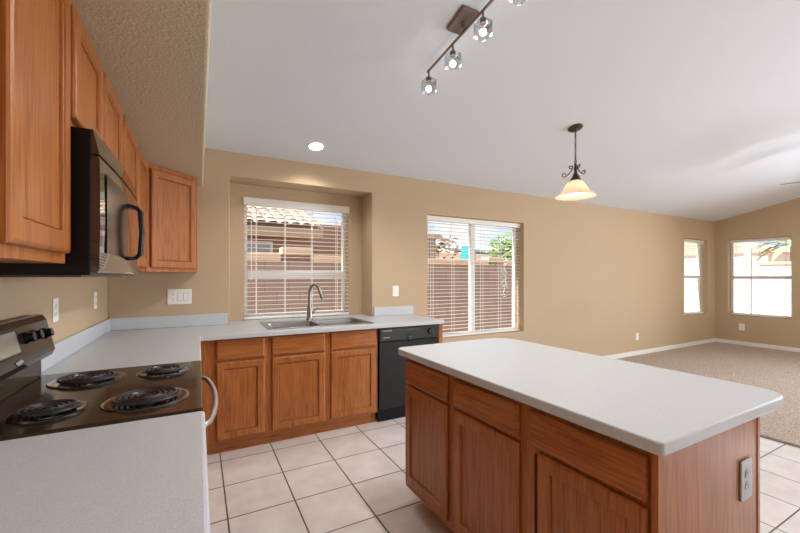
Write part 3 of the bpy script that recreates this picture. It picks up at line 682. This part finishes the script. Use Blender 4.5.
# recessed light above the sink, plus three unseen ones added to brighten the room
for cx_, cy_, lab_ in ((.945, 3.372, 'lit round recessed ceiling light above the sink'), (.75, .35, 'added recessed fill light overhead, unseen above the frame'), (2.6, .2, 'added recessed fill light over the near side of the island, unseen above the frame'), (7.6, .4, 'added recessed fill light over the carpet, unseen beyond the right edge of the frame')):
  cp_ = cpt(cx_, cy_)
  rc = root('recessed_light', lab_, 'ceiling light', cp_, 'recessed ceiling lights')
  obj('trim_ring', B().lathe([(.085, -.001), (.083, -.006), (.062, -.008), (.060, -.001)], cp_, 36, False, False, tilt=TM), M['white'], rc, smooth=True)
  obj('lens', B().lathe([(.001, -.004), (.060, -.0035), (.0605, -.0015)], cp_, 36, tilt=TM), M['canlit'], rc, smooth=True)
  light('can_glow', 'SPOT', cp_ - nC * .02, CAN if cy_ > 3 else (CAN * 4 if cx_ > 5 else CAN * .6), (1, .96, .91), (0, 0, 0), spot_size=R(165 if cx_ > 5 else 130), spot_blend=.5, shadow_soft_size=.05)
# ceiling fan at the right edge
def unproj(x, y, d):
    t = R(YAW); r_ = (x - 400) / 373.9 * d; return Vector((r_ * math.cos(t) + d * math.sin(t), -r_ * math.sin(t) + d * math.cos(t), CAMH + (276.9 - y) / 373.9 * d))
HUB = Vector((6.30, 1.15, 2.457)); tip = Vector((6.22, 1.806, 2.457))
fan = root('ceiling_fan', 'ceiling fan at the right edge with one thin blade tip showing', 'fan', cpt(HUB.x, HUB.y))
obj('canopy', B().lathe([(.07, -.001), (.066, -.03), (.03, -.06), (.014, -.065)], cpt(HUB.x, HUB.y), 28, tilt=TM), M['white'], fan, smooth=True)
obj('downrod', B().cyl(cpt(HUB.x, HUB.y, .05), HUB + Vector((0, 0, .13)), .013), M['white'], fan)
obj('motor', B().lathe([(.03, .14), (.09, .12), (.115, .07), (.115, .02), (.09, -.02), (.05, -.04), (.05, -.09), (.02, -.10)], HUB, 32), M['white'], fan, smooth=True)
obj('added_light_bowl', B().lathe([(.05, -.102), (.11, -.11), (.13, -.135), (.10, -.175), (.05, -.195), (.004, -.20)], HUB, 32), M['frost'], fan, smooth=True)  # bowl of a light kit added to the fan, out of view
light('fan_fill', 'POINT', HUB + Vector((0, 0, -.24)), FAN_FILL, (1, .95, .88), shadow_soft_size=.1)  # added fill to brighten the ceiling and right wall
RB = (tip - HUB).length
a0 = math.atan2(tip.y - HUB.y, tip.x - HUB.x)
for k in range(5):
    a = a0 + 2 * math.pi * k / 5; u = Vector((math.cos(a), math.sin(a), 0)); v0 = Vector((-u.y, u.x, 0)); pt_ = R(-10); v = v0 * math.cos(pt_) + Vector((0, 0, 1)) * math.sin(pt_); nn = u.cross(v)
    out = [(.20, -.055), (.45, -.066), (RB - .05, -.070), (RB - .01, -.050), (RB, 0), (RB - .01, .050), (RB - .05, .070), (.45, .066), (.20, .055)]
    bl = obj('blade', B().prism([HUB + u * p + v * q for p, q in out], nn * .006), M['bronze'], fan)
    obj('blade_iron', B().hexa([HUB + u * p + v * q + nn * z for z in (-.006, -.0005) for p, q in ((.09, -.018), (.26, -.03), (.26, .03), (.09, .018))]), M['white'], bl)

# ------------------------------------------------------------------ outside
struct('ground', B().box(-30, 60, -40, 60, -.5, -.13), M['ground'])
GZ = -.128
FY = 6.75
fe = root('block_fence', 'tan block fence with pale capstones beyond the sink wall windows', 'fence', (4, FY, GZ))
obj('wall_body', B().box(-9, 13.0, FY, FY + .2, GZ, 1.610), M['block'], fe)
def capb(x0, x1, z0, z1): obj('capstone', B().box(x0, x1, FY - .03, FY + .23, z0, z1), M['cap'], fe, bevel=.01)
caps = [(-9, 1.26, 1.57, 1.745), (1.28, 1.82, 1.69, 1.865), (1.84, 5.96, 1.565, 1.735), (5.98, 6.42, 1.64, 1.81), (6.44, 13.0, 1.57, 1.74)]
for c_ in caps: capb(c_[0], c_[1], c_[2] + .046, c_[3])
f2 = root('block_fence', 'pale block fence beyond the far right window', 'fence', (13.5, 0, GZ))
obj('wall_body', B().box(13.4, 13.6, -14, 4.3, GZ, 1.66), M['stuccow'], f2)
obj('capstone', B().box(13.37, 13.63, -14, 4.33, 1.661, 1.74), M['cap'], f2, bevel=.01)
# neighbour house straight across: tiled roof
def tiles(b, x0, x1, y0, z0, y1, z1, sx=.24, sy=.36):
    n = int((x1 - x0) / sx); m_ = int(math.hypot(y1 - y0, z1 - z0) / sy)
    dv = Vector((0, y1 - y0, z1 - z0)); dl = dv.length; dv.normalize(); up = Vector((0, -dv.z, dv.y))
    for j in range(m_):
        for i in range(n):
            p = Vector((x0 + (i + .5 * (j % 2) * 0 + .5) * sx, y0, z0)) + dv * (j * sy)
            L_ = []
            for s, h_ in ((-.04, .030), (sy, .008)):
                L_.append([p + dv * s + Vector((math.cos(a) * sx * .5, 0, 0)) + up * (h_ + math.sin(a) * .07) for a in (math.pi * k / 6 for k in range(7))])
            b.loops(L_, False, False, closed=False)
    return b
nh = root('neighbour_house', 'neighbouring house with scalloped tile roof behind the fence, seen over the sink', 'house', (-3, 12, GZ))
obj('house_wall', B().box(-10, 2.3, 9.0, 16, GZ, 2.42), M['stuccob'], nh)
obj('side_wing', B().box(2.305, 4.15, 10.9, 16, GZ, 2.9), M['stuccob'], nh)
obj('fascia', B().box(-10.5, 2.52, 8.40, 8.46, 2.25, 2.42), M['fascia'], nh)
obj('soffit', B().box(-10.5, 2.50, 8.46, 9.0, 2.27, 2.29), M['stucco'], nh)
obj('roof_deck', B().prism([(-10.5, 8.42, 2.435), (-10.5, 12.2, 3.83), (-10.5, 15.9, 2.435)], (13.05, 0, 0)), M['stucco'], nh)
obj('roof_tiles', tiles(B(), -4.0, 2.56, 8.34, 2.46, 12.2, 3.89), M['rtile'], nh, smooth=True)
wn1 = obj('window', B().box(-.9, 1.5, 8.93, 8.995, 1.35, 2.15), M['vinyl'], nh)
obj('pane', B().box(-.83, 1.43, 8.915, 8.929, 1.42, 2.08), M['grey_pane'], wn1)
# far beige house with solar panels
h2 = root('far_house', 'beige house with solar panels on its roof behind the fence', 'house', (15, 20, GZ))
obj('house_wall', B().box(9.0, 21.5, 17, 26, GZ, 2.6), M['stuccow'], h2)
obj('roof', B().prism([(8.6, 16.5, 2.6), (8.6, 21.5, 3.5), (8.6, 26.5, 2.6)], (13.3, 0, 0)), M['cap'], h2)
sdir = Vector((0, 5, .9)).normalized(); sn = Vector((0, -sdir.z, sdir.y))
for i in range(3):
    for j in range(2):
        o_ = Vector((13.2 + 1.12 * i, 16.5, 2.6)) + sdir * (.3 + 1.0 * j) + sn * .08
        obj('solar_panel', B().hexa([o_ + Vector((x, 0, 0)) + sdir * y + sn * z for z in (0, .04) for x, y in ((0, 0), (1.06, 0), (1.06, .95), (0, .95))]), M['solar'], h2)
gh = root('brown_house', 'brown gabled house wing beyond the fence, at the left of the wide window', 'house', (5.8, 11, GZ))
obj('house_wall', B().box(5.2, 6.35, 9.5, 13, GZ, 2.50), M['stuccob'], gh)
obj('roof', B().prism([(5.1, 9.3, 2.501), (6.5, 9.3, 2.501), (6.4, 9.3, 2.62), (5.2, 9.3, 2.62)], (0, 3.9, 0)), M['fascia'], gh)
br = root('water_tank', 'teal tank top showing above the fence in the wide window', 'tank', (7.19, 9.0, GZ))
obj('drum', B().lathe([(.20, 0), (.23, .3), (.24, 1.0), (.23, 2.1), (.20, 2.36)], (7.19, 9.0, GZ), 24), M['teal'], br, smooth=True)
obj('lid', B().lathe([(.205, 0), (.205, .03), (.001, .04)], (7.19, 9.0, GZ + 2.361), 24), M['teal'], br, smooth=True)
def tree(name, label, x, y, h, r, seed, n=420, leaf='leaf'):
    rnd = random.Random(seed); rt = root(name, label, 'tree', (x, y, GZ))
    obj('trunk', B().tube([(x, y, GZ), (x + .05, y, h * .4), (x - .03, y + .05, h * .72)], .07, 10, lambda t: 1 - .5 * t), M['bark'], rt, smooth=True)
    b = B()
    for i in range(n):
        d = Vector((rnd.gauss(0, 1), rnd.gauss(0, 1), rnd.gauss(0, 1))).normalized() * r * rnd.random() ** .45
        c = Vector((x, y, h - r * .9)) + Vector((d.x, d.y, d.z * 1.05)); u = Vector((rnd.gauss(0, 1), rnd.gauss(0, 1), rnd.gauss(0, .6))).normalized(); v = u.orthogonal().normalized(); s = rnd.uniform(.09, .16)
        b.poly([c - u * s, c + v * s * .45, c + u * s, c - v * s * .45], [(0, 1, 2, 3)])
    obj('foliage', b, M[leaf], rt)
tree('garden_tree', 'bright green leafy tree behind the fence, right side of the wide window', 8.35, 8.3, 2.65, .85, 3, 700)
tree('thin_tree', 'sparse tree behind the fence, left side of the wide window', 7.0, 9.9, 2.75, .5, 5, 60, 'bark')
def palm(label, x, y, h, seed):
    rnd = random.Random(seed); rt = root('palm_tree', label, 'palm', (x, y, GZ), 'palms beyond the far right window')
    obj('trunk', B().tube([(x, y, GZ), (x + .05, y, h * .5), (x, y, h)], .13, 10), M['bark'], rt, smooth=True)
    b = B()
    for k in range(16):
        a = rnd.uniform(0, 6.28); l_ = rnd.uniform(.9, 1.3); el = rnd.uniform(.2, 1.2); P = []
        for i in range(6):
            t = i / 5; P.append(Vector((x + math.cos(a) * l_ * t * math.cos(el * .6), y + math.sin(a) * l_ * t * math.cos(el * .6), h + l_ * math.sin(el) * t - .7 * t * t)))
        sd = Vector((-math.sin(a), math.cos(a), 0))
        for i in range(5):
            w0, w1_ = .12 * math.sin(math.pi * (i + .3) / 5.6), .12 * math.sin(math.pi * (i + 1.3) / 5.6)
            b.poly([P[i] - sd * w0, P[i], P[i + 1], P[i + 1] - sd * w1_ - Vector((0, 0, .03))], [(0, 1, 2, 3)]); b.poly([P[i] + sd * w0, P[i], P[i + 1], P[i + 1] + sd * w1_ - Vector((0, 0, .03))], [(0, 1, 2, 3)])
    obj('fronds', b, M['palm'], rt)
palm('palm in the middle of the far right window', 16.0, 4.3, 2.3, 1)
palm('palm at the right of the far right window', 18.6, 2.4, 2.4, 2)
h3 = root('white_house', 'white house with a low sloping roof beyond the far right window', 'house', (20, 8, GZ))
obj('house_wall', B().box(17.5, 26, 5.4, 14, GZ, 2.2), M['stuccow'], h3)
obj('roof', B().prism([(17.42, 5.0, 2.2), (17.42, 9.5, 3.4), (17.42, 14.4, 2.2)], (9.3, 0, 0)), M['rtile'], h3)
obj('post', B().box(14.6, 14.75, 4.9, 5.05, GZ, 2.2), M['stuccow'], h3)
